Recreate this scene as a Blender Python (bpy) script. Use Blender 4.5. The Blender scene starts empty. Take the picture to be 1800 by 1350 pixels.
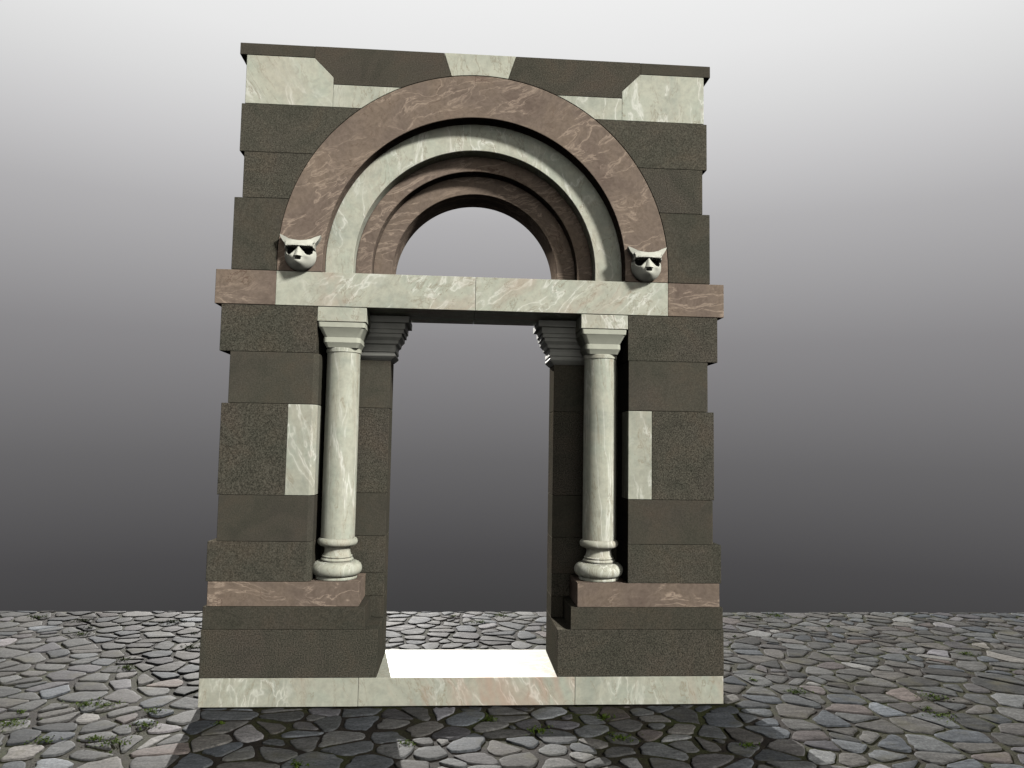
import bpy, bmesh, math, random
from mathutils import Vector, Matrix, noise

# ------------------------------------------------------------------ camera
S = bpy.context.scene
COL = S.collection
cam = bpy.data.cameras.new("camera")
camo = bpy.data.objects.new("camera", cam)
COL.objects.link(camo)
S.camera = camo
CX, CY, CZ, YAW, PIT, ROLL = -0.1000, -5.1300, 1.6860, 0.069747, 0.079833, 0.016686
fw = Vector((math.sin(YAW) * math.cos(PIT), math.cos(YAW) * math.cos(PIT), math.sin(PIT)))
rt = Vector((math.cos(YAW), -math.sin(YAW), 0))
up = rt.cross(fw)
r2 = rt * math.cos(ROLL) + up * math.sin(ROLL)
u2 = -rt * math.sin(ROLL) + up * math.cos(ROLL)
camo.matrix_world = Matrix(((r2.x, u2.x, -fw.x, CX), (r2.y, u2.y, -fw.y, CY), (r2.z, u2.z, -fw.z, CZ), (0, 0, 0, 1)))
cam.sensor_fit = 'HORIZONTAL'
cam.sensor_width = 36
cam.lens = 27.0
cam.clip_start = 0.05
cam.clip_end = 500

# ------------------------------------------------------------------ exposure
S.view_settings.view_transform = 'Standard'
S.view_settings.look = 'None'
S.view_settings.gamma = 1
S.view_settings.exposure = 1.9
EXPO = 2 ** 1.9
S.cycles.diffuse_bounces = 0
S.cycles.glossy_bounces = 1

# ------------------------------------------------------------------ world: grey graded sky, brighter upwards, key and fill light added in front
W = bpy.data.worlds.new("World")
S.world = W
W.use_nodes = True
nt = W.node_tree
N, L = nt.nodes, nt.links
N.clear()
out = N.new('ShaderNodeOutputWorld')
tc = N.new('ShaderNodeTexCoord')
sep = N.new('ShaderNodeSeparateXYZ')
L.new(tc.outputs['Generated'], sep.inputs[0])
mr = N.new('ShaderNodeMapRange')
mr.inputs[1].default_value = -0.3
mr.inputs[2].default_value = 1.0
L.new(sep.outputs['Z'], mr.inputs[0])
ramp = N.new('ShaderNodeValToRGB')
L.new(mr.outputs[0], ramp.inputs[0])
stops = [(-.3, .045, .044, .045), (-.2, .054, .053, .054), (-.14, .072, .070, .073), (-.02, .136, .133, .137),
         (.13, .252, .246, .254), (.28, .44, .433, .442), (.35, .58, .575, .582), (.41, .70, .70, .70), (.465, .80, .80, .80), (.53, .87, .87, .87),
         (.64, .6, .6, .6), (.8, .06, .06, .06)]
els = ramp.color_ramp.elements
while len(els) < len(stops):
    els.new(0.5)
for e, (z, r, g, b) in zip(els, stops):
    e.position = (z + .3) / 1.3
    e.color = (r / EXPO, g / EXPO, b / EXPO, 1)
win = N.new('ShaderNodeMapRange')
win.interpolation_type = 'SMOOTHSTEP'
win.inputs[1].default_value = 0.0
win.inputs[2].default_value = 0.6
win.inputs[3].default_value = 0.05
win.inputs[4].default_value = 1.0
L.new(sep.outputs['Y'], win.inputs[0])
bg = N.new('ShaderNodeBackground')
L.new(ramp.outputs[0], bg.inputs[0])
L.new(win.outputs[0], bg.inputs[1])
# key light added to the sky as a soft disc, front right and above
KEY = Vector((.105, -.112, .100)).normalized()
dot = N.new('ShaderNodeVectorMath')
dot.operation = 'DOT_PRODUCT'
L.new(tc.outputs['Generated'], dot.inputs[0])
dot.inputs[1].default_value = KEY
lobe = N.new('ShaderNodeMapRange')
lobe.interpolation_type = 'SMOOTHSTEP'
lobe.inputs[1].default_value = math.cos(math.radians(4.6))
lobe.inputs[2].default_value = math.cos(math.radians(2.6))
lobe.inputs[4].default_value = 75.0
L.new(dot.outputs['Value'], lobe.inputs[0])
bg2 = N.new('ShaderNodeBackground')
bg2.inputs[0].default_value = (1.0, .985, .95, 1)

# weak broad fill light added to the sky in front
dot3 = N.new('ShaderNodeVectorMath')
dot3.operation = 'DOT_PRODUCT'
L.new(tc.outputs['Generated'], dot3.inputs[0])
dot3.inputs[1].default_value = Vector((.05, -1, .22)).normalized()
lobe3 = N.new('ShaderNodeMapRange')
lobe3.interpolation_type = 'SMOOTHSTEP'
lobe3.inputs[1].default_value = math.cos(math.radians(32))
lobe3.inputs[2].default_value = math.cos(math.radians(10))
lobe3.inputs[4].default_value = .27
L.new(dot3.outputs['Value'], lobe3.inputs[0])
sm = N.new('ShaderNodeMath')
sm.operation = 'ADD'
L.new(lobe.outputs[0], sm.inputs[0])
L.new(lobe3.outputs[0], sm.inputs[1])
add = N.new('ShaderNodeAddShader')
L.new(sm.outputs[0], bg2.inputs[1])
L.new(bg.outputs[0], add.inputs[0])
L.new(bg2.outputs[0], add.inputs[1])
L.new(add.outputs[0], out.inputs[0])
W.cycles.sampling_method = 'MANUAL'
W.cycles.sample_map_resolution = 2048

# ------------------------------------------------------------------ sun, low behind the portal
sun = bpy.data.lights.new("sun", 'SUN')
sun.energy = 3.0
sun.angle = math.radians(0.5)
sun.color = (1.0, .97, .93)
suno = bpy.data.objects.new("sun", sun)
COL.objects.link(suno)
SUN = Vector((-.15, 1.0, .335)).normalized()
suno.rotation_euler = SUN.to_track_quat('Z', 'Y').to_euler()
suno.location = (-3, 12, 6)

# ------------------------------------------------------------------ materials
def nodes(name):
    m = bpy.data.materials.new(name)
    m.use_nodes = True
    t = m.node_tree
    return m, t, t.nodes['Principled BSDF']

def noise_tex(t, vec, scale, detail=4, rough=.55, dist=0.0):
    n = t.nodes.new('ShaderNodeTexNoise')
    n.inputs['Scale'].default_value = scale
    n.inputs['Detail'].default_value = detail
    n.inputs['Roughness'].default_value = rough
    n.inputs['Distortion'].default_value = dist
    t.links.new(vec, n.inputs['Vector'])
    return n.outputs['Fac']

def cramp(t, fac, stops, interp='LINEAR'):
    r = t.nodes.new('ShaderNodeValToRGB')
    r.color_ramp.interpolation = interp
    e = r.color_ramp.elements
    while len(e) < len(stops):
        e.new(.5)
    for q, (p, c) in zip(e, stops):
        q.position = p
        q.color = (c[0], c[1], c[2], 1) if len(c) > 1 else (c[0], c[0], c[0], 1)
    t.links.new(fac, r.inputs[0])
    return r.outputs[0]

def mix(t, fac, a, b, mode='MIX'):
    m = t.nodes.new('ShaderNodeMix')
    m.data_type = 'RGBA'
    m.blend_type = mode
    for v, s in ((fac, m.inputs[0]), (a, m.inputs[6]), (b, m.inputs[7])):
        if hasattr(v, 'is_linked'):
            t.links.new(v, s)
        elif isinstance(v, (int, float)):
            s.default_value = v
        else:
            s.default_value = (v[0], v[1], v[2], 1)
    return m.outputs[2]

def math_n(t, op, a, b=0.0, c=0.0):
    m = t.nodes.new('ShaderNodeMath')
    m.operation = op
    for v, s in ((a, m.inputs[0]), (b, m.inputs[1]), (c, m.inputs[2])):
        if hasattr(v, 'is_linked'):
            t.links.new(v, s)
        else:
            s.default_value = v
    return m.outputs[0]

def coords(t, off, rot=(0, 0, 0), scale=(1, 1, 1), warp=0.0, wscale=3.0):
    tcn = t.nodes.new('ShaderNodeTexCoord')
    mp = t.nodes.new('ShaderNodeMapping')
    mp.inputs['Location'].default_value = off
    mp.inputs['Rotation'].default_value = rot
    t.links.new(tcn.outputs['Object'], mp.inputs[0])
    v = mp.outputs[0]
    if warp:
        n = t.nodes.new('ShaderNodeTexNoise')
        n.inputs['Scale'].default_value = wscale
        n.inputs['Detail'].default_value = 4
        t.links.new(v, n.inputs['Vector'])
        s = t.nodes.new('ShaderNodeVectorMath')
        s.operation = 'SUBTRACT'
        t.links.new(n.outputs['Color'], s.inputs[0])
        s.inputs[1].default_value = (.5, .5, .5)
        k = t.nodes.new('ShaderNodeVectorMath')
        k.operation = 'SCALE'
        t.links.new(s.outputs[0], k.inputs[0])
        k.inputs['Scale'].default_value = warp
        a = t.nodes.new('ShaderNodeVectorMath')
        a.operation = 'ADD'
        t.links.new(v, a.inputs[0])
        t.links.new(k.outputs[0], a.inputs[1])
        v = a.outputs[0]
    m2 = t.nodes.new('ShaderNodeMapping')
    m2.inputs['Scale'].default_value = scale
    t.links.new(v, m2.inputs[0])
    return tcn.outputs['Object'], v, m2.outputs[0]

def bump(t, bs, h, strength, dist):
    b = t.nodes.new('ShaderNodeBump')
    b.inputs['Strength'].default_value = strength
    b.inputs['Distance'].default_value = dist
    t.links.new(h, b.inputs['Height'])
    t.links.new(b.outputs[0], bs.inputs['Normal'])

def dark_stone(seed, speck=1.0, tint=(1, 1, 1), gain=1.0):
    m, t, bs = nodes('dark_volcanic_stone')
    o, v, s = coords(t, (seed * 3.7, seed * 1.3, seed * 2.1))
    big = noise_tex(t, v, 1.9, 3, .6)
    base = cramp(t, big, [(.3, (.083 * tint[0] * gain, .080 * tint[1] * gain, .062 * tint[2] * gain)),
                          (.5, (.094 * tint[0] * gain, .087 * tint[1] * gain, .068 * tint[2] * gain)),
                          (.7, (.095 * tint[0] * gain, .085 * tint[1] * gain, .069 * tint[2] * gain))])
    fine = noise_tex(t, v, 120, 3, .8)
    fr = cramp(t, fine, [(.34, (1 - .68 * speck,)), (.50, (1.0,)), (.66, (1 + .8 * speck,))])
    col = mix(t, 1.0, base, fr, 'MULTIPLY')
    vo = t.nodes.new('ShaderNodeTexVoronoi')
    vo.inputs['Scale'].default_value = 34
    t.links.new(v, vo.inputs['Vector'])
    pit = cramp(t, vo.outputs['Distance'], [(.04, (1 - .6 * speck,)), (.09, (1.0,))])
    col = mix(t, .8, col, pit, 'MULTIPLY')
    st = noise_tex(t, v, 3.4, 5, .65, .8)
    stc = cramp(t, st, [(.32, (.82, .85, .85)), (.5, (1, 1, 1)), (.68, (1.12, 1.05, 1.02))])
    col = mix(t, 1.0, col, stc, 'MULTIPLY')
    t.links.new(col, bs.inputs['Base Color'])
    bs.inputs['Roughness'].default_value = .85
    bs.inputs['Specular IOR Level'].default_value = .0
    bump(t, bs, fine, .28 * speck + .05, .004)
    return m

def marble(seed, rot=0.0, light=(.605, .605, .49), pink=.35, stretch=(1, 1, .28), gain=1.0, warp=.16):
    """pale green cream marble: cloudy ground, long pale veins, thin brown threads"""
    m, t, bs = nodes('pale_cream_marble')
    o, v, s = coords(t, (seed * 2.9, seed * .7, seed * 1.9), (0, rot, 0), stretch, warp, 2.6)
    g = tuple(c * gain for c in light)
    cloud = noise_tex(t, v, 2.6, 5, .6, .4)
    base = cramp(t, cloud, [(.3, tuple(c * k for c, k in zip(g, (.78, .82, .84)))), (.48, g),
                            (.62, tuple(c * k for c, k in zip(g, (.92, .97, .98)))), (.75, tuple(c * k for c, k in zip(g, (1.02, .92, .95))))])
    fine = noise_tex(t, v, 24, 5, .7)
    base = mix(t, 1.0, base, cramp(t, fine, [(.3, (.86,)), (.6, (1.06,))]), 'MULTIPLY')
    va = noise_tex(t, s, 6.5, 4, .55, .6)
    d = math_n(t, 'ABSOLUTE', math_n(t, 'SUBTRACT', va, .5))
    mask = noise_tex(t, v, 1.7, 2, .5)
    vein = cramp(t, d, [(.0, (.8,)), (.006, (.6,)), (.022, (.16,)), (.055, (0.0,))])
    vein = math_n(t, 'MULTIPLY', vein, cramp(t, mask, [(.38, (0.0,)), (.58, (1.0,))]))
    col = mix(t, vein, base, (.92, .92, .82))
    vb = noise_tex(t, s, 10, 5, .62, .9)
    d2 = math_n(t, 'ABSOLUTE', math_n(t, 'SUBTRACT', vb, .46))
    th = cramp(t, d2, [(.0, (1.0,)), (.006, (.5,)), (.018, (0.0,))])
    mask2 = noise_tex(t, v, 3.1, 2, .5)
    th = math_n(t, 'MULTIPLY', th, cramp(t, mask2, [(.36, (0.0,)), (.54, (.85,))]))
    col = mix(t, th, col, (.36, .31, .22))
    pk = noise_tex(t, s, 3.0, 4, .65, .8)
    pkf = cramp(t, pk, [(.52, (0.0,)), (.68, (pink,))])
    col = mix(t, pkf, col, (.56, .36, .27))
    t.links.new(col, bs.inputs['Base Color'])
    bs.inputs['Roughness'].default_value = .55
    bs.inputs['Specular IOR Level'].default_value = .14
    bump(t, bs, fine, .12, .002)
    return m

def brown_marble(seed, rot=0.0, gain=1.0):
    m, t, bs = nodes('brown_veined_marble')
    o, v, s = coords(t, (seed * 1.7, seed * 2.3, seed * .9), (0, rot, 0), (.30, 1, 1.25), .22, 2.6)
    cloud = noise_tex(t, v, 2.2, 5, .62, .3)
    g = gain
    base = cramp(t, cloud, [(.28, (.175 * g, .132 * g, .108 * g)), (.46, (.24 * g, .188 * g, .150 * g)),
                            (.6, (.265 * g, .206 * g, .158 * g)), (.76, (.235 * g, .170 * g, .135 * g))])
    fine = noise_tex(t, v, 34, 5, .7)
    base = mix(t, 1.0, base, cramp(t, fine, [(.3, (.80,)), (.62, (1.12,))]), 'MULTIPLY')
    va = noise_tex(t, s, 7.0, 5, .6, .7)
    d = math_n(t, 'ABSOLUTE', math_n(t, 'SUBTRACT', va, .52))
    vein = cramp(t, d, [(.0, (.8,)), (.007, (.5,)), (.02, (.14,)), (.045, (0.0,))])
    mask = noise_tex(t, v, 2.4, 2, .5)
    vein = math_n(t, 'MULTIPLY', vein, cramp(t, mask, [(.36, (0.0,)), (.52, (1.0,))]))
    col = mix(t, vein, base, (.52, .41, .32))
    vb = noise_tex(t, v, 4.6, 4, .6, .5)
    d2 = math_n(t, 'ABSOLUTE', math_n(t, 'SUBTRACT', vb, .45))
    th = cramp(t, d2, [(.0, (.8,)), (.012, (0.0,))])
    th = math_n(t, 'MULTIPLY', th, cramp(t, cloud, [(.5, (0.0,)), (.62, (1.0,))]))
    col = mix(t, th, col, (.13, .085, .065))
    t.links.new(col, bs.inputs['Base Color'])
    bs.inputs['Roughness'].default_value = .7
    bs.inputs['Specular IOR Level'].default_value = .0
    bump(t, bs, fine, .15, .002)
    return m

def plain_stone(name, c, seed=0.0, amp=.12):
    m, t, bs = nodes(name)
    o, v, s = coords(t, (seed, seed, seed))
    n1 = noise_tex(t, v, 9, 5, .65)
    col = mix(t, 1.0, (c[0], c[1], c[2]), cramp(t, n1, [(.3, (1 - amp,)), (.7, (1 + amp,))]), 'MULTIPLY')
    t.links.new(col, bs.inputs['Base Color'])
    bs.inputs['Roughness'].default_value = .7
    bs.inputs['Specular IOR Level'].default_value = .04
    n2 = noise_tex(t, v, 60, 4, .7)
    bump(t, bs, n2, .15, .002)
    return m

# ------------------------------------------------------------------ mesh helpers
def link(name, bm, mat, parent=None, smooth=False, label=None, angle=None):
    bmesh.ops.recalc_face_normals(bm, faces=bm.faces)
    me = bpy.data.meshes.new(name)
    bm.to_mesh(me)
    bm.free()
    if smooth:
        for p in me.polygons:
            p.use_smooth = True
        if angle:
            me.set_sharp_from_angle(angle=math.radians(angle))
    me.materials.append(mat)
    o = bpy.data.objects.new(name, me)
    COL.objects.link(o)
    if parent:
        o.parent = parent
    if label:
        o['label'] = label
    return o

def bevel_sharp(bm, w, ang=30):
    es = [e for e in bm.edges if len(e.link_faces) == 2 and e.calc_face_angle(0) > math.radians(ang)]
    if w and es:
        bmesh.ops.bevel(bm, geom=es, offset=w, segments=1, affect='EDGES', clamp_overlap=True)

GAP = .0009
def prism_z(pts, z0, z1, bev=.0022):
    """outline in plan, extruded upwards"""
    bm = bmesh.new()
    lo = [bm.verts.new((x, y, z0 + GAP)) for x, y in pts]
    hi = [bm.verts.new((x, y, z1 - GAP)) for x, y in pts]
    n = len(pts)
    bm.faces.new(lo)
    bm.faces.new(hi)
    for i in range(n):
        bm.faces.new((lo[i], lo[(i + 1) % n], hi[(i + 1) % n], hi[i]))
    bmesh.ops.recalc_face_normals(bm, faces=bm.faces)
    bevel_sharp(bm, bev)
    return bm

def prism_y(pts, y0, y1, bev=.0022):
    """outline in elevation (x, z), extruded backwards"""
    bm = bmesh.new()
    a = [bm.verts.new((x, y0, z)) for x, z in pts]
    b = [bm.verts.new((x, y1, z)) for x, z in pts]
    n = len(pts)
    bm.faces.new(a)
    bm.faces.new(b)
    for i in range(n):
        bm.faces.new((a[i], a[(i + 1) % n], b[(i + 1) % n], b[i]))
    bmesh.ops.recalc_face_normals(bm, faces=bm.faces)
    bevel_sharp(bm, bev)
    return bm

def box(x0, x1, y0, y1, z0, z1, bev=.0022):
    return prism_z([(x0, y0), (x1, y0), (x1, y1), (x0, y1)], z0, z1, bev)

def lathe(profile, cx, cy, seg=56):
    bm = bmesh.new()
    rings = []
    for r, z in profile:
        rings.append([bm.verts.new((cx + r * math.cos(2 * math.pi * i / seg), cy + r * math.sin(2 * math.pi * i / seg), z)) for i in range(seg)])
    for a, b in zip(rings, rings[1:]):
        for i in range(seg):
            bm.faces.new((a[i], a[(i + 1) % seg], b[(i + 1) % seg], b[i]))
    bm.faces.new(rings[0])
    bm.faces.new(rings[-1])
    return bm

# ------------------------------------------------------------------ the stone portal
portal = bpy.data.objects.new('stone_portal', None)
COL.objects.link(portal)
portal['label'] = "tall free-standing stone portal with round arch, two columns and carved heads on cobbles"
portal['category'] = "portal"

YB = .63          # back of the masonry
def mx(pts, s):   # mirror an outline
    return [(x * s, y) for x, y in pts]

# threshold: three marble slabs, flush with the front
slabs = [(-1.70, -.70, 11.0, 0.0, .2), (-.70, .705, 15.4, .35, .55), (.705, 1.70, 13.2, 0.15, .3)]
for i, (a, b, sd, ro, pk) in enumerate(slabs):
    bev = .0022 if i != 0 else .0012
    link('threshold_slab', box(a + GAP, b - GAP, 0, .68, 0, .18, bev), marble(sd, ro, pink=pk, gain=.86), portal)

# pier courses: (z0, z1, outer half width)
EDG = {-1: 1.028, 1: 1.052}
def course_outline(out, row):
    if row == 12:
        return [(out, 0), (.585, 0), (.585, YB), (out, YB)]
    if row == 11:
        return [(out, 0), (.672, 0), (.672, .36), (.586, .36), (.586, YB), (out, YB)]
    if row == 'pink':
        return [(out, 0), (.715, 0), (.715, .36), (.587, .36), (.587, YB), (out, YB)]
    if row == 6:
        return [(out, 0), (1.047, 0), (1.047, YB), (out, YB)]
    if row == 8:
        return [(out, 0), (1.2135, 0), (1.2135, .20), (EDG[s], .20), (EDG[s], .36), (.586, .36), (.586, YB), (out, YB)]
    if s > 0:
        return [(out, 0), (1.052, 0), (1.052, .36), (.586, .36), (.586, YB), (out, YB)]
    return [(out, 0), (1.057, 0), (1.028, .040), (1.028, .36), (.586, .36), (.586, YB), (out, YB)]

rows = [(12, .18, .483, 1.703), (11, .483, .628, 1.698), ('pink', .628, .785, 1.675), (10, .785, 1.040, 1.688),
        (9, 1.040, 1.337, 1.632), (8, 1.337, 1.934, 1.642), (7, 1.934, 2.274, 1.600), (6, 2.274, 2.586, 1.670)]
speck = {12: 1.0, 11: .55, 10: .8, 9: .3, 8: 1.0, 7: .35, 6: .95}
gains = {12: .88, 11: .84, 10: .95, 9: .92, 8: .97, 7: 1.02, 6: 1.0}
for s in (-1, 1):
    for k, (row, z0, z1, out) in enumerate(rows):
        bm = prism_z(mx(course_outline(out, row), s), z0, z1)
        sd = k * 2.17 + (7.7 if s > 0 else 0)
        if row == 'pink':
            bm.free()
            bm = prism_z(mx([(out, 0), (.715, 0), (.715, .3585), (out, .3585)], s), z0, z1)
            link('brown_marble_course', bm, brown_marble(sd, .12 * s, .88), portal)
            bm = prism_z(mx([(out, .3600), (.587, .3600), (.587, YB), (out, YB)], s), z0, z1)
            link('stone_block', bm, dark_stone(sd, .9, (1, 1, 1), .92), portal)
        else:
            link('stone_block', bm, dark_stone(sd, speck[row], (1, 1, 1), gains[row]), portal)
    pts = [(1.2125, 0), (1.057, 0), (1.028, .040), (1.028, .1985), (1.2125, .1985)] if s < 0 else [(1.2125, 0), (1.052, 0), (1.052, .1985), (1.2125, .1985)]
    link('marble_block', prism_z(mx(pts, s), 1.338, 1.933), marble(21 + s * 3, .25, pink=.1, gain=.84), portal,
         label="pale marble block set in the dark pier")

# lintel
for s in (-1, 1):
    a, b = sorted((s * GAP, s * 1.3235))
    link('lintel_block', box(a, b, 0, .60, 2.588, 2.819), marble(31 + s * 2.3, -.9, pink=.35, stretch=(1, 1, .4), gain=.98), portal)
    a, b = sorted((s * 1.3242, s * 1.716))
    link('brown_lintel_end', box(a, b, 0, .60, 2.588, 2.819), brown_marble(37 + s * 4.1, .1), portal)

# archivolts
ZC = 2.905
def ring(r0, r1, y0, y1, z_bot, seg=96):
    pts = [(r1, z_bot)] + [(r1 * math.cos(math.pi * i / seg), ZC + r1 * math.sin(math.pi * i / seg)) for i in range(seg + 1)] + [(-r1, z_bot), (-r0, z_bot)]
    pts += [(-r0 * math.cos(math.pi * i / seg), ZC + r0 * math.sin(math.pi * i / seg)) for i in range(seg + 1)] + [(r0, z_bot)]
    # built as quads between the two profiles
    bm = bmesh.new()
    n = seg + 3
    outr = [(r1, z_bot)] + [(r1 * math.cos(math.pi * i / seg), ZC + r1 * math.sin(math.pi * i / seg)) for i in range(seg + 1)] + [(-r1, z_bot)]
    inr = [(r0, z_bot)] + [(r0 * math.cos(math.pi * i / seg), ZC + r0 * math.sin(math.pi * i / seg)) for i in range(seg + 1)] + [(-r0, z_bot)]
    V = [[bm.verts.new((x, y, z)) for x, z in prof] for prof, y in ((outr, y0), (inr, y0), (inr, y1), (outr, y1))]
    for i in range(n - 1):
        for j in range(4):
            k = (j + 1) % 4
            bm.faces.new((V[j][i], V[j][i + 1], V[k][i + 1], V[k][i]))
    bm.faces.new([V[j][0] for j in range(4)])
    bm.faces.new([V[j][-1] for j in range(4)])
    bmesh.ops.recalc_face_normals(bm, faces=bm.faces)
    bevel_sharp(bm, .003)
    return bm

zb = 2.8200
link('outer_arch_ring', ring(1.026, 1.323, 0, YB, zb), brown_marble(41.3, .45), portal, True, "broad brown veined outer arch ring", 25)
link('pale_arch_ring', ring(.836, 1.0252, .112, YB - .003, zb), marble(43.1, 0.1, pink=.15, stretch=(1, 1, .35), gain=1.0), portal, True, "pale marble arch ring inside the broad brown one", 25)
link('inner_arch_ring', ring(.726, .8352, .223, YB - .006, zb), brown_marble(45.5, .3, .95), portal, True, "narrow brown arch ring inside the pale one", 25)
link('inner_arch_ring', ring(.592, .7252, .323, YB, zb), brown_marble(47.9, .2, .95), portal, True, "innermost brown arch ring around the opening", 25)

# wall above the lintel, cut to the arch
RW = 1.3262
def arc_x(z):
    return math.sqrt(max(0, RW * RW - (z - ZC) ** 2)) if z > ZC else RW
def arc_pts(za, zt, n=14):
    """arc points from height za up to zt, right side"""
    out_ = []
    for i in range(n + 1):
        if za < ZC and i == 0:
            out_.append((RW, za))
            za2 = ZC
            continue
        lo = math.asin(max(0, min(1, (max(za, ZC) - ZC) / RW)))
        hi = math.asin(min(1, (zt - ZC) / RW))
        a = lo + (hi - lo) * (i - (1 if za < ZC else 0)) / (n - (1 if za < ZC else 0))
        out_.append((RW * math.cos(a), ZC + RW * math.sin(a)))
    return out_

upper = [(2.820, 3.310, 1.619, .5), (3.310, 3.625, 1.568, .9), (3.625, 3.958, 1.600, .75)]
for s in (-1, 1):
    for k, (z0, z1, out_w, sp) in enumerate(upper):
        z0, z1 = z0 + GAP, z1 - GAP
        pts = [(out_w, z0)] + arc_pts(z0, z1) + [(out_w, z1)]
        link('stone_block', prism_y(mx(pts, s), 0, YB), dark_stone(50 + k * 3.1 + s * 1.4, sp, (1, 1, 1), 1.0 + .05 * k), portal)
    # marble corner block with a clipped inner corner
    g = GAP
    pts = [(1.579, 3.958 + g), (.9965, 3.958 + g), (.9965, 4.168), (1.1265, 4.298 - g), (1.579, 4.298 - g)]
    link('marble_corner_block', prism_y(mx(pts, s), 0, YB), marble(61 + 5 * s, .15 if s > 0 else .5, pink=.12, gain=1.02), portal)
    pts = [(.9955, 3.958 + g)] + arc_pts(3.958 + g, 4.118 - g) + [(.9955, 4.118 - g)]
    link('marble_filler_block', prism_y(mx(pts, s), 0, YB), marble(66 + 3 * s, .1, pink=.1, gain=.98), portal)
    # dark block beside the keystone
    kb = (.1962, 4.218)
    th0 = math.asin((4.118 - ZC) / RW)
    th1 = math.acos(.1962 / RW)
    arc = [(RW * math.cos(th0 + (th1 - th0) * i / 14), ZC + RW * math.sin(th0 + (th1 - th0) * i / 14)) for i in range(15)]
    pts = [(.9960, 4.118 + g)] + [arc[0][:1] + (4.118 + g,)] + arc[1:] + [(.2495, 4.382), (1.1280, 4.382), (1.1280, 4.2975), (.9960, 4.1690)]
    link('stone_block', prism_y(mx(pts, s), 0, YB), dark_stone(70 + 4 * s, .5 if s < 0 else .8, (1, .98, .98), 1.03), portal,
         label="long dark block between keystone and marble corner")
    a, b = sorted((s * 1.1292, s * 1.626))
    link('cap_block', box(a, b, 0, YB, 4.2985, 4.382), dark_stone(74 + 3 * s, .4, (1.02, 1, 1), 1.0), portal)
th1 = math.acos(.1950 / RW)
arc = [(RW * math.cos(th1 + (math.pi - 2 * th1) * i / 10), ZC + RW * math.sin(th1 + (math.pi - 2 * th1) * i / 10)) for i in range(11)]
link('keystone', prism_y([(.2482, 4.3822)] + arc + [(-.2482, 4.3822)], -.001, YB), marble(81, .2, pink=.08, gain=1.02), portal)

# stepped cornices on the back piers
prof = [(.000, 2.2745), (.020, 2.290), (.034, 2.303), (.036, 2.310), (.030, 2.322), (.028, 2.330), (.036, 2.334), (.035, 2.350), (.033, 2.362),
        (.037, 2.380), (.052, 2.390), (.054, 2.402), (.057, 2.412), (.074, 2.430), (.078, 2.434), (.078, 2.458), (.091, 2.459),
        (.092, 2.487), (.102, 2.488), (.103, 2.530), (.129, 2.531), (.130, 2.575)]
corn_m = plain_stone('grey_cornice_stone', (.44, .44, .40), 3.0)
for s in (-1, 1):
    bm = bmesh.new()
    path = []
    for o, z in prof:
        path.append([bm.verts.new((s * x, y, z)) for x, y in ((1.026, .36 - o), (.586 - o, .36 - o), (.586 - o, YB), (1.026, YB))])
    for a, b in zip(path, path[1:]):
        for i in range(4):
            j = (i + 1) % 4
            bm.faces.new((a[i], a[j], b[j], b[i]))
    bm.faces.new(path[0])
    bm.faces.new(path[-1])
    bmesh.ops.recalc_face_normals(bm, faces=bm.faces)
    link('stepped_cornice', bm, corn_m, portal)

# columns
def superring(hw, hd, cx, cy, z, bm, cr):
    vs = []
    for qx, qy, a0 in ((1, 1, 0), (-1, 1, 90), (-1, -1, 180), (1, -1, 270)):
        for k in range(10):
            a = math.radians(a0 + 10 * k)
            vs.append(bm.verts.new((cx + qx * (hw - cr) + cr * math.cos(a), cy + qy * (hd - cr) + cr * math.sin(a), z)))
    return vs

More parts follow.
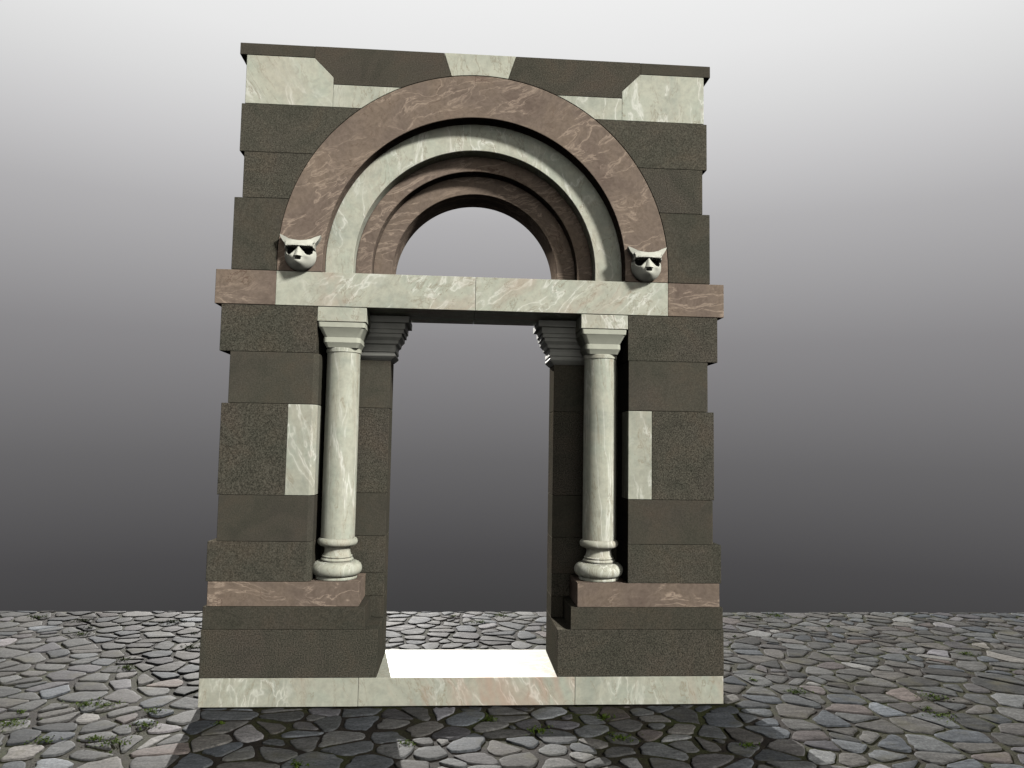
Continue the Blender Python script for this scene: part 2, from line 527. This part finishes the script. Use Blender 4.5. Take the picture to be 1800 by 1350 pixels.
def make_column(s):
    cx, cy = s * .886, .163
    root = bpy.data.objects.new('column', None)
    root.location = (0, 0, 0)
    COL.objects.link(root)
    root.parent = portal
    root['label'] = "pale marble column with square capital and ringed base"
    mm = marble(90 + s * 2.2, .03, pink=.25, stretch=(1.6, 1.6, .14), gain=.93, warp=.07)
    m2 = marble(95 + s * 1.2, .2, pink=.15, gain=.97)
    pm = plain_stone('pale_carved_marble', (.60, .61, .50), 5 + s, .10)
    link('shaft', lathe([(.1125, 1.052), (.1125, 1.5), (.1115, 2.0), (.1110, 2.292)], cx, cy), mm, root, True, angle=40)
    base = [(.134, .7860), (.136, .790), (.136, .797), (.130, .802)]
    for i in range(15):     # big torus
        a = -math.pi / 2 + .25 + (math.pi - .5) * i / 14
        base.append((.116 + .051 * math.cos(a), .851 + .048 * math.sin(a)))
    base += [(.104, .8995)]
    for i in range(7):
        a = -math.pi / 2 + math.pi * i / 6
        base.append((.098 + .011 * math.cos(a), .911 + .011 * math.sin(a)))
    for i in range(6):
        a = -math.pi / 2 + math.pi * i / 5
        base.append((.093 + .0085 * math.cos(a), .931 + .008 * math.sin(a)))
    base += [(.092, .942), (.087, .955), (.0845, .968), (.0845, .985), (.095, .9985)]
    for i in range(13):
        a = -math.pi / 2 + math.pi * i / 12
        base.append((.108 + .0245 * math.cos(a), 1.0275 + .0265 * math.sin(a)))
    base += [(.108, 1.0535)]
    link('base', lathe(base, cx, cy), m2, root, True, angle=40)
    # neck ring under the capital
    link('neck_ring', lathe([(.112, 2.2925), (.1165, 2.295), (.1175, 2.318), (.114, 2.3215)], cx, cy), m2, root, True, angle=40)
    # capital: two tiers with rounded corners
    bm = bmesh.new()
    tiers = [(.105, 2.322, .02), (.1225, 2.353, .03), (.1240, 2.355, .03), (.1240, 2.386, .03), (.1205, 2.3885, .03), (.150, 2.448, .03), (.1545, 2.4535, .022), (.1555, 2.4865, .012)]
    prev = None
    for hw, z, cr in tiers:
        vs = superring(hw, hw, cx, cy, z, bm, cr)
        if prev:
            n = len(vs)
            for i in range(n):
                bm.faces.new((prev[i], prev[(i + 1) % n], vs[(i + 1) % n], vs[i]))
        else:
            bm.faces.new(vs)
        prev = vs
    bm.faces.new(prev)
    bmesh.ops.recalc_face_normals(bm, faces=bm.faces)
    link('capital', bm, pm, root, True, angle=22)
    a, b = sorted((s * .7235, s * 1.0455))
    link('abacus', box(a, b, .001, .335, 2.4878, 2.5862, .003), m2, root)
for s in (-1, 1):
    make_column(s)

# carved heads with pointed ears at the springing of the arch
def sst(a, b, x):
    t = max(0, min(1, (x - a) / (b - a)))
    return t * t * (3 - 2 * t)

eye_shade_m = plain_stone('socket_shade_black', (.012, .012, .011), 4, .1)  # black plates stand in for the shade inside the sockets
def head(cx, cz, name):
    W_, T_ = 160, 64
    key = [(-90, .098), (-60, .100), (-30, .101), (0, .103), (22, .106), (33, .112), (38, .128), (42, .165), (45.5, .192), (49, .168), (56, .128), (66, .108), (78, .098), (90, .094)]
    def rs(a):
        d = math.degrees(a)
        d = (d + 180) % 360 - 180
        if d > 90: d = 180 - d
        if d < -90: d = -180 - d
        for (d0, v0), (d1, v1) in zip(key, key[1:]):
            if d0 <= d <= d1:
                return v0 + (v1 - v0) * (d - d0) / (d1 - d0)
        return .1
    angs = set(2 * math.pi * i / W_ for i in range(W_))
    for d in (45.5, 134.5, 42, 138, 49, 131, 38, 142):
        angs.add(math.radians(d))
    angs = sorted(angs)
    def depth(x, z):
        r = math.hypot(x / .103, z / .103)
        base = .100 * math.sqrt(max(0, 1 - min(1, r) ** 2.3))
        # crown slab carrying the ears: flat brow
        crown = sst(.030, .046, z) * (.074 - .20 * max(0, abs(x) - .05))
        d_ = max(base, crown, .022)
        # brow
        d_ += .020 * sst(.044, .056, z) * sst(.100, .060, z) * (1 if abs(x) < .09 else 0)
        # nose: from brow to tip
        if -.02 < z < .055:
            w = .008 + (.05 - z) * .32
            k = (.055 - z) / .075
            d_ += (.004 + .022 * k) * max(0, 1 - (abs(x) / w) ** 1.5) ** .8 if abs(x) < w else 0
        # muzzle and cheeks
        d_ += .016 * math.exp(-((x / .045) ** 2 + ((z + .040) / .032) ** 2))
        d_ += .016 * math.exp(-((x / .030) ** 2 + ((z + .060) / .020) ** 2))
        d_ += .012 * math.exp(-(((abs(x) - .055) / .025) ** 2 + ((z + .012) / .018) ** 2))
        # eye sockets, sharp under the brow
        ex = (abs(x) - .045) / .040
        e = max(0, 1 - abs(ex) ** 5) * sst(.0515, .0495, z) * sst(-.006 + max(0, .05 - abs(x)) * 1.1 + max(0, abs(x) - .07) * 1.2, .003 + max(0, .05 - abs(x)) * 1.1 + max(0, abs(x) - .07) * 1.2, z)
        d_ -= .135 * e
        # mouth
        mo = math.exp(-((x / .014) ** 4 + ((z + .032) / .008) ** 4))
        d_ -= .075 * mo
        return max(d_, .006)
    bm = bmesh.new()
    ctr = bm.verts.new((cx, -depth(0, 0), cz))
    rings_ = []
    for j in range(1, T_ + 1):
        t_ = (j / T_) ** .85
        ringv = []
        for a in angs:
            R_ = rs(a) * t_
            x, z = R_ * math.cos(a), R_ * math.sin(a)
            ringv.append(bm.verts.new((cx + x, -depth(x, z), cz + z)))
        rings_.append(ringv)
    n = len(angs)
    for i in range(n):
        bm.faces.new((ctr, rings_[0][i], rings_[0][(i + 1) % n]))
    for a_, b_ in zip(rings_, rings_[1:]):
        for i in range(n):
            bm.faces.new((a_[i], a_[(i + 1) % n], b_[(i + 1) % n], b_[i]))
    back = [bm.verts.new((cx + (v.co.x - cx) * .97, .0045, cz + (v.co.z - cz) * .97)) for v in rings_[-1]]
    for i in range(n):
        bm.faces.new((rings_[-1][i], rings_[-1][(i + 1) % n], back[(i + 1) % n], back[i]))
    bm.faces.new(back)
    ho = link(name, bm, plain_stone('white_carved_stone', (.72, .72, .62), 9, .08), portal, True,
              "carved stone head with pointed ears, black plates as shade in the eyes and open mouth", 55)
    for q in (-1, 1):
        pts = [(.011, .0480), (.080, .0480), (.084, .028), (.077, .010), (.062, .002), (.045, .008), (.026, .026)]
        link('eye_shade', prism_y([(cx + q * x, cz + z) for x, z in pts], -.034, -.004, .001), eye_shade_m, ho)
head(-1.166, 2.916, 'carved_head')
head(1.166, 2.916, 'carved_head')

# ------------------------------------------------------------------ ground: irregular cobblestones in earth
def cobbles():
    rnd = random.Random(11)
    X0, X1, Y0, Y1 = -9.0, 9.5, -7.0, 2.835
    cs = .200
    nx, ny = int((X1 - X0) / cs) + 4, int((Y1 - Y0) / cs) + 4
    seeds = {}
    for i in range(nx):
        for j in range(ny):
            if rnd.random() < .12:
                continue
            seeds[i, j] = [(X0 + (i - 1.5 + .5 * (j % 2) + rnd.uniform(-.47, .47)) * cs, Y0 + (j - 1.5 + rnd.uniform(-.38, .38)) * cs)]
            if rnd.random() < .22:
                seeds[i, j].append((seeds[i, j][0][0] + rnd.uniform(-.55, .55) * cs, seeds[i, j][0][1] + rnd.uniform(.35, .6) * cs))
    bm = bmesh.new()
    lay = bm.verts.layers.float_color.new('stone')
    edge_lay = None
    def clip(poly, nxv, nyv, c):
        out_ = []
        for k in range(len(poly)):
            a, b = poly[k], poly[(k + 1) % len(poly)]
            da, db = a[0] * nxv + a[1] * nyv - c, b[0] * nxv + b[1] * nyv - c
            if da <= 0:
                out_.append(a)
            if da * db < 0:
                t_ = da / (da - db)
                out_.append((a[0] + (b[0] - a[0]) * t_, a[1] + (b[1] - a[1]) * t_))
        return out_
    for (i, j), lst in seeds.items():
        for p in lst:
            poly = [(p[0] - .6, p[1] - .6), (p[0] + .6, p[1] - .6), (p[0] + .6, p[1] + .6), (p[0] - .6, p[1] + .6)]
            for di in range(-3, 4):
                for dj in range(-3, 4):
                    for q in seeds.get((i + di, j + dj), ()):
                        if q is p:
                            continue
                        vx, vy = q[0] - p[0], q[1] - p[1]
                        l = math.hypot(vx, vy)
                        if l < 1e-6:
                            continue
                        vx, vy = vx / l, vy / l
                        inset = .007 + .017 * (.5 + noise.noise(Vector(((p[0] + q[0]) * 2, (p[1] + q[1]) * 2, 5))))
                        poly = clip(poly, vx, vy, ((p[0] + q[0]) * vx + (p[1] + q[1]) * vy) / 2 - max(.005, inset))
                        if len(poly) < 3:
                            break
            if Y1 - p[1] < .8 and len(poly) >= 3:
                poly = clip(poly, 0, 1, Y1 - .002)
            if len(poly) < 3:
                continue
            # leave out stones wholly under the portal or outside
            if abs(p[0]) < 1.45 and .25 < p[1] < .45:
                pass
            if p[0] < X0 or p[0] > X1 or p[1] < Y0 or min(q[1] for q in poly) > Y1 - .02:
                continue
            # subdivide long sides, one corner cutting pass, wobble
            pts = []
            m_ = len(poly)
            for k in range(m_):
                a, b = poly[k], poly[(k + 1) % m_]
                l = math.hypot(b[0] - a[0], b[1] - a[1])
                if l < .012:
                    pts.append(((a[0] + b[0]) / 2, (a[1] + b[1]) / 2))
                    continue
                c_ = min(.30, .024 / l)
                pts.append((a[0] + (b[0] - a[0]) * c_, a[1] + (b[1] - a[1]) * c_))
                nn = int(l / .055)
                for q in range(1, nn):
                    f = c_ + (1 - 2 * c_) * q / nn
                    pts.append((a[0] + (b[0] - a[0]) * f, a[1] + (b[1] - a[1]) * f))
                pts.append((b[0] + (a[0] - b[0]) * c_, b[1] + (a[1] - b[1]) * c_))
            if len(pts) < 5:
                continue
            gx = sum(q[0] for q in pts) / len(pts)
            gy = sum(q[1] for q in pts) / len(pts)
            size = max(math.hypot(q[0] - gx, q[1] - gy) for q in pts)
            wob = []
            for q in pts:
                k = 1 + .20 * noise.noise(Vector((q[0] * 16, q[1] * 16, 1.3))) + .05 * noise.noise(Vector((q[0] * 45, q[1] * 45, 7)))
                k = min(k, 1.04)
                wob.append((gx + (q[0] - gx) * k, gy + (q[1] - gy) * k))
            tx, ty = rnd.uniform(-.009, .009), rnd.uniform(-.009, .009)
            h = rnd.uniform(.010, .014)
            tone = min(1, max(0, rnd.gauss(.5, .30)))
            hue = rnd.random()
            rr = rnd.random()
            rings_ = []
            for sc, dz in ((1.02, -.030), (1.0, -.0035), (.975, -.0008), (.90, .0), (.50, .0006)):
                rv = []
                for q in wob:
                    x, y = gx + (q[0] - gx) * sc, gy + (q[1] - gy) * sc
                    if y > Y1:
                        y = Y1
                    z = h + dz + tx * (x - gx) + ty * (y - gy) + .0018 * noise.noise(Vector((x * 9, y * 9, 3))) * (1 if sc < .99 else .4)
                    z = min(z, .028)
                    v = bm.verts.new((x, y, z - .024))
                    v[lay] = (tone, hue, rr, 1.0 if sc < .98 else .0)
                    rv.append(v)
                rings_.append(rv)
            nvt = len(wob)
            for a_, b_ in zip(rings_, rings_[1:]):
                for k in range(nvt):
                    bm.faces.new((a_[k], a_[(k + 1) % nvt], b_[(k + 1) % nvt], b_[k]))
            c = bm.verts.new((gx, gy, h + .0007 + .0018 * noise.noise(Vector((gx * 9, gy * 9, 3))) - .024))
            c[lay] = (tone, hue, rr, 1)
            for k in range(nvt):
                bm.faces.new((rings_[-1][k], rings_[-1][(k + 1) % nvt], c))
    for v in bm.verts:       # keep everything just below the threshold slab
        if -1.72 < v.co.x < 1.72 and -.02 < v.co.y < .70:
            v.co.z = min(v.co.z, -.004)
        else:
            v.co.z += .010
            v.co.z = min(v.co.z, .016)
    # bedding between the stones
    G = .09
    gx_, gy_ = int((X1 - X0) / G), int((Y1 - Y0) / G)
    grid = [[None] * (gy_ + 1) for _ in range(gx_ + 1)]
    for a in range(gx_ + 1):
        for b in range(gy_ + 1):
            x, y = X0 + (X1 - X0) * a / gx_, Y0 + (Y1 - Y0) * b / gy_
            z = -.0105 + .0035 * noise.noise(Vector((x * 3.1, y * 3.1, 9))) + .002 * noise.noise(Vector((x * 14, y * 14, 2)))
            v = bm.verts.new((x, y, z))
            v[lay] = (.5, .5, .5, 0)
            grid[a][b] = v
    bed = []
    for a in range(gx_):
        for b in range(gy_):
            f = bm.faces.new((grid[a][b], grid[a + 1][b], grid[a + 1][b + 1], grid[a][b + 1]))
            f.material_index = 1
            bed.append(f)
    # rim: the sheet has a thickness
    def rim(vs):
        lo = [bm.verts.new((v.co.x, v.co.y, -.15)) for v in vs]
        for k in range(len(vs) - 1):
            f = bm.faces.new((vs[k], vs[k + 1], lo[k + 1], lo[k]))
            f.material_index = 1
    rim([grid[a][gy_] for a in range(gx_ + 1)])
    rim([grid[a][0] for a in range(gx_ + 1)])
    rim(grid[0])
    rim(grid[gx_])
    bmesh.ops.recalc_face_normals(bm, faces=bm.faces)
    for f in bed:
        if f.normal.z < 0:
            f.normal_flip()
    me = bpy.data.meshes.new('ground')
    bm.to_mesh(me)
    bm.free()
    for p in me.polygons:
        p.use_smooth = True
    o = bpy.data.objects.new('ground', me)
    COL.objects.link(o)
    o['kind'] = 'structure'
    # stone material
    m, t, bs = nodes('grey_cobblestone')
    at = t.nodes.new('ShaderNodeAttribute')
    at.attribute_name = 'stone'
    sp = t.nodes.new('ShaderNodeSeparateColor')
    t.links.new(at.outputs['Color'], sp.inputs[0])
    _, v, _ = coords(t, (0, 0, 0))
    tone = cramp(t, sp.outputs[0], [(0, (.045,)), (.3, (.068,)), (.7, (.090,)), (.95, (.112,)), (1, (.16,))])
    hue = cramp(t, sp.outputs[1], [(0, (.90, .98, 1.08)), (.3, (.98, 1.0, .99)), (.55, (1.0, .99, .96)), (.8, (1.04, .99, .92)), (.95, (1.0, .98, 1.05)), (1, (1.15, .96, .86))])
    col = mix(t, 1.0, tone, hue, 'MULTIPLY')
    add_ = t.nodes.new('ShaderNodeVectorMath')
    add_.operation = 'ADD'
    t.links.new(v, add_.inputs[0])
    t.links.new(at.outputs['Color'], add_.inputs[1])
    mp = t.nodes.new('ShaderNodeMapping')
    mp.inputs['Scale'].default_value = (1, 3.0, 1)
    mp.inputs['Rotation'].default_value = (0, 0, .5)
    t.links.new(add_.outputs[0], mp.inputs[0])
    n1 = noise_tex(t, mp.outputs[0], 8, 8, .72, .6)
    col = mix(t, 1.0, col, cramp(t, n1, [(.28, (.50,)), (.5, (1.0,)), (.72, (1.55,))]), 'MULTIPLY')
    n2 = noise_tex(t, v, 60, 5, .75)
    col = mix(t, 1.0, col, cramp(t, n2, [(.3, (.55,)), (.5, (.95,)), (.7, (1.4,))]), 'MULTIPLY')
    n3 = noise_tex(t, v, 3.2, 3, .6)
    col = mix(t, cramp(t, n3, [(.56, (0.0,)), (.72, (.5,))]), col, (.085, .080, .055))
    t.links.new(col, bs.inputs['Base Color'])
    t.links.new(cramp(t, n1, [(.3, (.60,)), (.7, (.85,))]), bs.inputs['Roughness'])
    bs.inputs['Specular IOR Level'].default_value = .02
    hsum = math_n(t, 'ADD', n1, math_n(t, 'MULTIPLY', n2, .35))
    bump(t, bs, hsum, .75, .006)
    me.materials.append(m)
    m, t, bs = nodes('earth_joint')
    _, v, _ = coords(t, (0, 0, 0))
    n1 = noise_tex(t, v, 2.0, 4, .65, .4)
    col = cramp(t, n1, [(.30, (.010, .008, .007)), (.45, (.020, .016, .012)), (.56, (.026, .026, .011)), (.68, (.028, .034, .009)), (.8, (.045, .026, .018))])
    n2 = noise_tex(t, v, 70, 5, .8)
    col = mix(t, 1.0, col, cramp(t, n2, [(.3, (.4,)), (.55, (1.0,)), (.72, (2.2,))]), 'MULTIPLY')
    t.links.new(col, bs.inputs['Base Color'])
    bs.inputs['Roughness'].default_value = .95
    bs.inputs['Specular IOR Level'].default_value = .15
    bump(t, bs, n2, .9, .012)
    me.materials.append(m)
    return o
cobbles()

# small weeds growing in the joints
def weeds():
    rnd = random.Random(5)
    spots = [(-2.42, .08, .10), (-2.29, .056, .08), (-2.70, -.26, .12), (-2.37, -.52, .08), (-1.97, -.56, .11), (-1.90, -.30, .09), (-1.955, -.06, .06),
             (-2.1, -.5, .06), (.135, -.25, .08), (.42, -.45, .09), (3.19, 2.66, .12), (3.22, .12, .11), (3.03, -.24, .10), (.37, 2.645, .10), (.15, 2.35, .08),
             (-4.0, 2.55, .10), (-3.53, 2.39, .1), (-2.7, 2.37, .12), (2.31, .245, .09), (.89, -.56, .10), (.86, -.24, .07), (-2.24, 1.47, .08), (-2.5, .9, .07),
             (-.9, -.9, .06), (-.35, -.62, .05), (1.6, -.7, .06), (-2.6, 1.1, .06), (4.2, 1.2, .08), (-3.6, 1.0, .08), (-3.3, 1.9, .08)]
    for _ in range(60):
        spots.append((rnd.uniform(-6, 7), rnd.uniform(-5.5, 2.6), rnd.uniform(.02, .04)))
    bm = bmesh.new()
    for sx, sy, r in spots:
        r *= .9
        if abs(sx) < 1.85 and -.12 < sy < .8:
            continue
        for _ in range(int(1500 * r)):
            a, d = rnd.uniform(0, 6.283), r * abs(rnd.gauss(0, .55))
            x, y = sx + d * math.cos(a) * 1.3, sy + d * math.sin(a)
            z = rnd.uniform(-.010, .006) * max(.2, 1 - d / (1.6 * r))
            s_ = rnd.uniform(.006, .013)
            th = rnd.uniform(0, 6.283)
            til = rnd.uniform(.1, .9)
            u = Vector((math.cos(th), math.sin(th), til)).normalized() * s_
            w = Vector((-math.sin(th), math.cos(th), rnd.uniform(-.3, .3))).normalized() * s_ * .45
            c = Vector((x, y, z + .006))
            vs = [bm.verts.new(c - u * .9), bm.verts.new(c + w), bm.verts.new(c + u), bm.verts.new(c - w)]
            bm.faces.new(vs)
    me = bpy.data.meshes.new('weeds')
    bm.to_mesh(me)
    bm.free()
    m, t, bs = nodes('weed_leaf')
    _, v, _ = coords(t, (0, 0, 0))
    n1 = noise_tex(t, v, 30, 3, .6)
    col = cramp(t, n1, [(.3, (.020, .034, .006)), (.5, (.040, .064, .009)), (.7, (.070, .095, .016))])
    t.links.new(col, bs.inputs['Base Color'])
    bs.inputs['Roughness'].default_value = .9
    bs.inputs['Specular IOR Level'].default_value = .05
    me.materials.append(m)
    o = bpy.data.objects.new('weeds', me)
    COL.objects.link(o)
    o['kind'] = 'stuff'
    o['label'] = "small green weeds and moss growing in the joints between cobbles"
    o['category'] = "weeds"
weeds()
